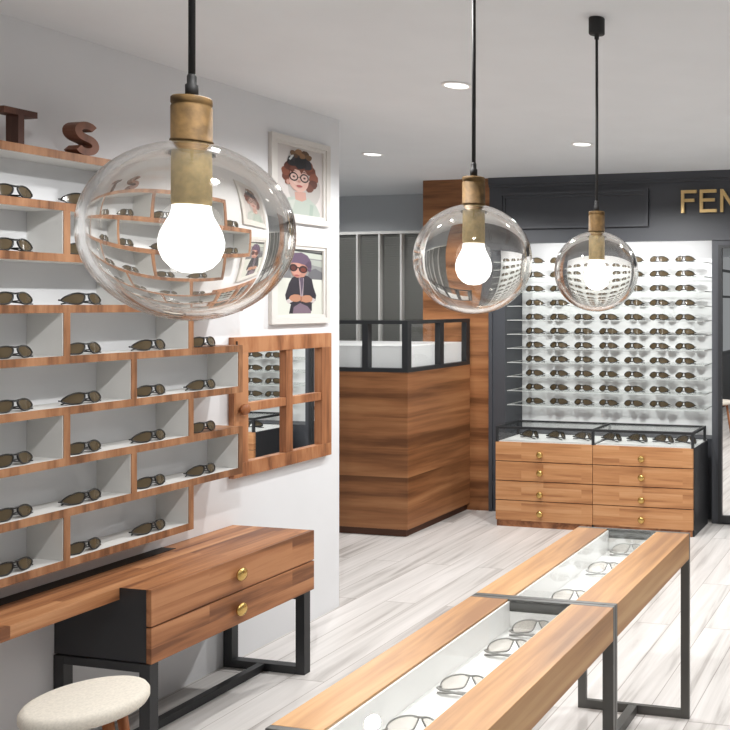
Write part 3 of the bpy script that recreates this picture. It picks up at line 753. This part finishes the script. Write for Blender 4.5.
# ------------------------------------------------------------------ pendant lamps
GZ, GV, GH = 1.7115, .137, .1415
def pendant(y, label):
    x = -1.0965 if y < 2.5 else -1.0925
    t = thing('pendant_lamp', label, 'lamp', (x, y, GZ), 'three glass globe pendant lamps')
    MB().lathe([(0, ZC - .0005), (.026, ZC - .0005), (.0272, ZC - .003), (.0272, ZC - .052), (.026, ZC - .055), (.008, ZC - .055), (.0078, ZC - .072), (0, ZC - .072)], (x, y, 0), 28).build('canopy', M['cord'], t)
    MB().tube([(x, y, ZC - .070), (x + .0006, y, 2.25), (x, y, 1.925)], .0048, 10).build('cord', M['cord'], t)
    MB().lathe([(.0088, 1.9165), (.0088, 1.935), (.0065, 1.937), (.0065, 1.948), (.005, 1.952)], (x, y, 0), 20).build('cord_grip', M['cord'], t)
    MB().lathe([(.0, 1.916), (.0255, 1.916), (.0272, 1.914), (.0272, 1.906), (.0262, 1.905), (.0262, 1.902), (.0272, 1.901), (.0272, 1.8505), (.0285, 1.850), (.0285, 1.8465), (0, 1.8465)], (x, y, 0), 40).build('socket', M['brass'], t)
    MB().lathe([(0, 1.8463), (.0268, 1.8463), (.0268, 1.756), (.0255, 1.751), (0, 1.751)], (x, y, 0), 40).build('socket_sleeve', M['liftedbrass'], t)
    # globe: a blown shell open around the socket
    n = 44; ro, ri = (GH, GV), (GH * .918, GV * .918)
    pr = []
    a_top = math.asin(.0295 / ro[0]); a_in = math.asin(.0295 / ri[0])
    for i in range(n + 1):
        a = PI - (PI - a_top) * i / n; pr.append((ro[0] * math.sin(a) if i else 0, GZ + ro[1] * math.cos(a)))
    for i in range(n + 1):
        a = a_in + (PI - a_in) * i / n; pr.append((ri[0] * math.sin(a) if i < n else 0, GZ + ri[1] * math.cos(a)))
    g = MB(); g.lathe(pr, (x, y, 0), 96); g.build('globe', M['globe'], t)
    b = [(0, 1.6475), (.014, 1.6490), (.027, 1.6560), (.037, 1.6680), (.0425, 1.6830), (.0435, 1.6960), (.0405, 1.7100), (.0340, 1.7240), (.0285, 1.7350), (.0262, 1.7440), (.0255, 1.7508), (0, 1.7508)]
    MB().lathe(b, (x, y, 0), 36).build('bulb', M['bulb'], t)
pendant(1.078, 'clear glass globe pendant nearest the camera, before the shelf wall')
pendant(1.899, 'clear glass globe pendant in the middle, before the timber wall')
pendant(2.690, 'clear glass globe pendant farthest away, its ceiling canopy in view')

# ------------------------------------------------------------------ recessed downlights
def downlight(x, y, label, power, size=.045, cone=160, blend=.3):
    t = thing('downlight', label, 'lamp', (x, y, ZC), 'recessed ceiling downlights')
    MB().lathe([(.052, ZC - .0005), (.066, ZC - .0005), (.066, ZC - .004), (.063, ZC - .006), (.054, ZC - .006), (.052, ZC - .003)], (x, y, 0), 32, closed=True).build('trim', M['brightwhite'], t)
    MB().lathe([(0, ZC - .0028), (.0515, ZC - .0028), (.0515, ZC - .0008), (0, ZC - .0008)], (x, y, 0), 32).build('diffuser', M['lamp'], t)
    if power:
        l = bpy.data.lights.new('downlight_beam', 'SPOT'); l.energy = power; l.spot_size = math.radians(cone); l.spot_blend = blend; l.shadow_soft_size = size
        l.color = (1, .995, .985)
        o = bpy.data.objects.new('downlight_beam', l); COL.objects.link(o); o.location = (0, 0, -.03); o.parent = t
downlight(-2.035, 3.379, 'recessed ceiling downlight nearest the camera, between the pendant cords', 78)
downlight(-2.035, 4.777, 'recessed ceiling downlight before the charcoal header, beside the last pendant cord', 125)
downlight(-3.503, 4.817, 'recessed ceiling downlight above the counter, leftmost of the three', 90)
downlight(-1.49, 1.72, 'recessed downlight out of view above the wall shelf side', 112, size=.03)
downlight(-4.95, 5.75, 'added downlight out of view behind the counter', 20)  # added, unseen: brightens the recess and shelving behind the counter
downlight(.9, 2.2, 'added downlight out of view, nearer of the pair at the far side', 80, size=.06, cone=120, blend=.5)  # added pair, unseen: floor bounce from them brightens the ceiling on the right
downlight(.9, 4.3, 'added downlight out of view, deeper of the pair at the far side', 80, size=.06, cone=120, blend=.5)  # second of the added pair
downlight(-.57, 3.38, 'recessed downlight out of view right of the tables', 66, size=.06, cone=112, blend=.5)
downlight(-.57, 4.78, 'recessed downlight out of view before the pier', 120, size=.1, cone=150, blend=.4)
downlight(-.57, 1.0, 'recessed downlight out of view above the camera', 85, size=.06, cone=105, blend=.5)

# ------------------------------------------------------------------ daylight
wld = bpy.data.worlds.new('daylight'); scn.world = wld; wld.use_nodes = True
bg = wld.node_tree.nodes['Background']; bg.inputs[0].default_value = (.95, .98, 1.0, 1); bg.inputs[1].default_value = .37
def area(name, loc, rot, sx_, sy_, e, col=(1, 1, 1)):
    l = bpy.data.lights.new(name, 'AREA'); l.shape = 'RECTANGLE'; l.size = sx_; l.size_y = sy_; l.energy = e; l.color = col
    o = bpy.data.objects.new(name, l); COL.objects.link(o); o.location = loc; o.rotation_euler = rot; return o

# ------------------------------------------------------------------ camera
cam = bpy.data.cameras.new('camera'); co = bpy.data.objects.new('camera', cam); COL.objects.link(co)
co.location = (0, 0, 1.6); co.rotation_euler = (PI / 2, 0, .2108)
cam.sensor_width = 36; cam.sensor_fit = 'HORIZONTAL'; cam.lens = 838.6933 / 730 * 36
cam.shift_x = (365 - 745.0) / 730; cam.shift_y = (304.2089 - 365) / 730
cam.clip_start = .05; cam.clip_end = 60
scn.camera = co
vs = scn.view_settings
scn.display_settings.display_device = 'sRGB'
vs.view_transform = 'Standard'; vs.look = 'None'; vs.gamma = 1; vs.use_curve_mapping = False; vs.exposure = -0.36
for o in bpy.data.objects:
    if '_base' in o: del o['_base']
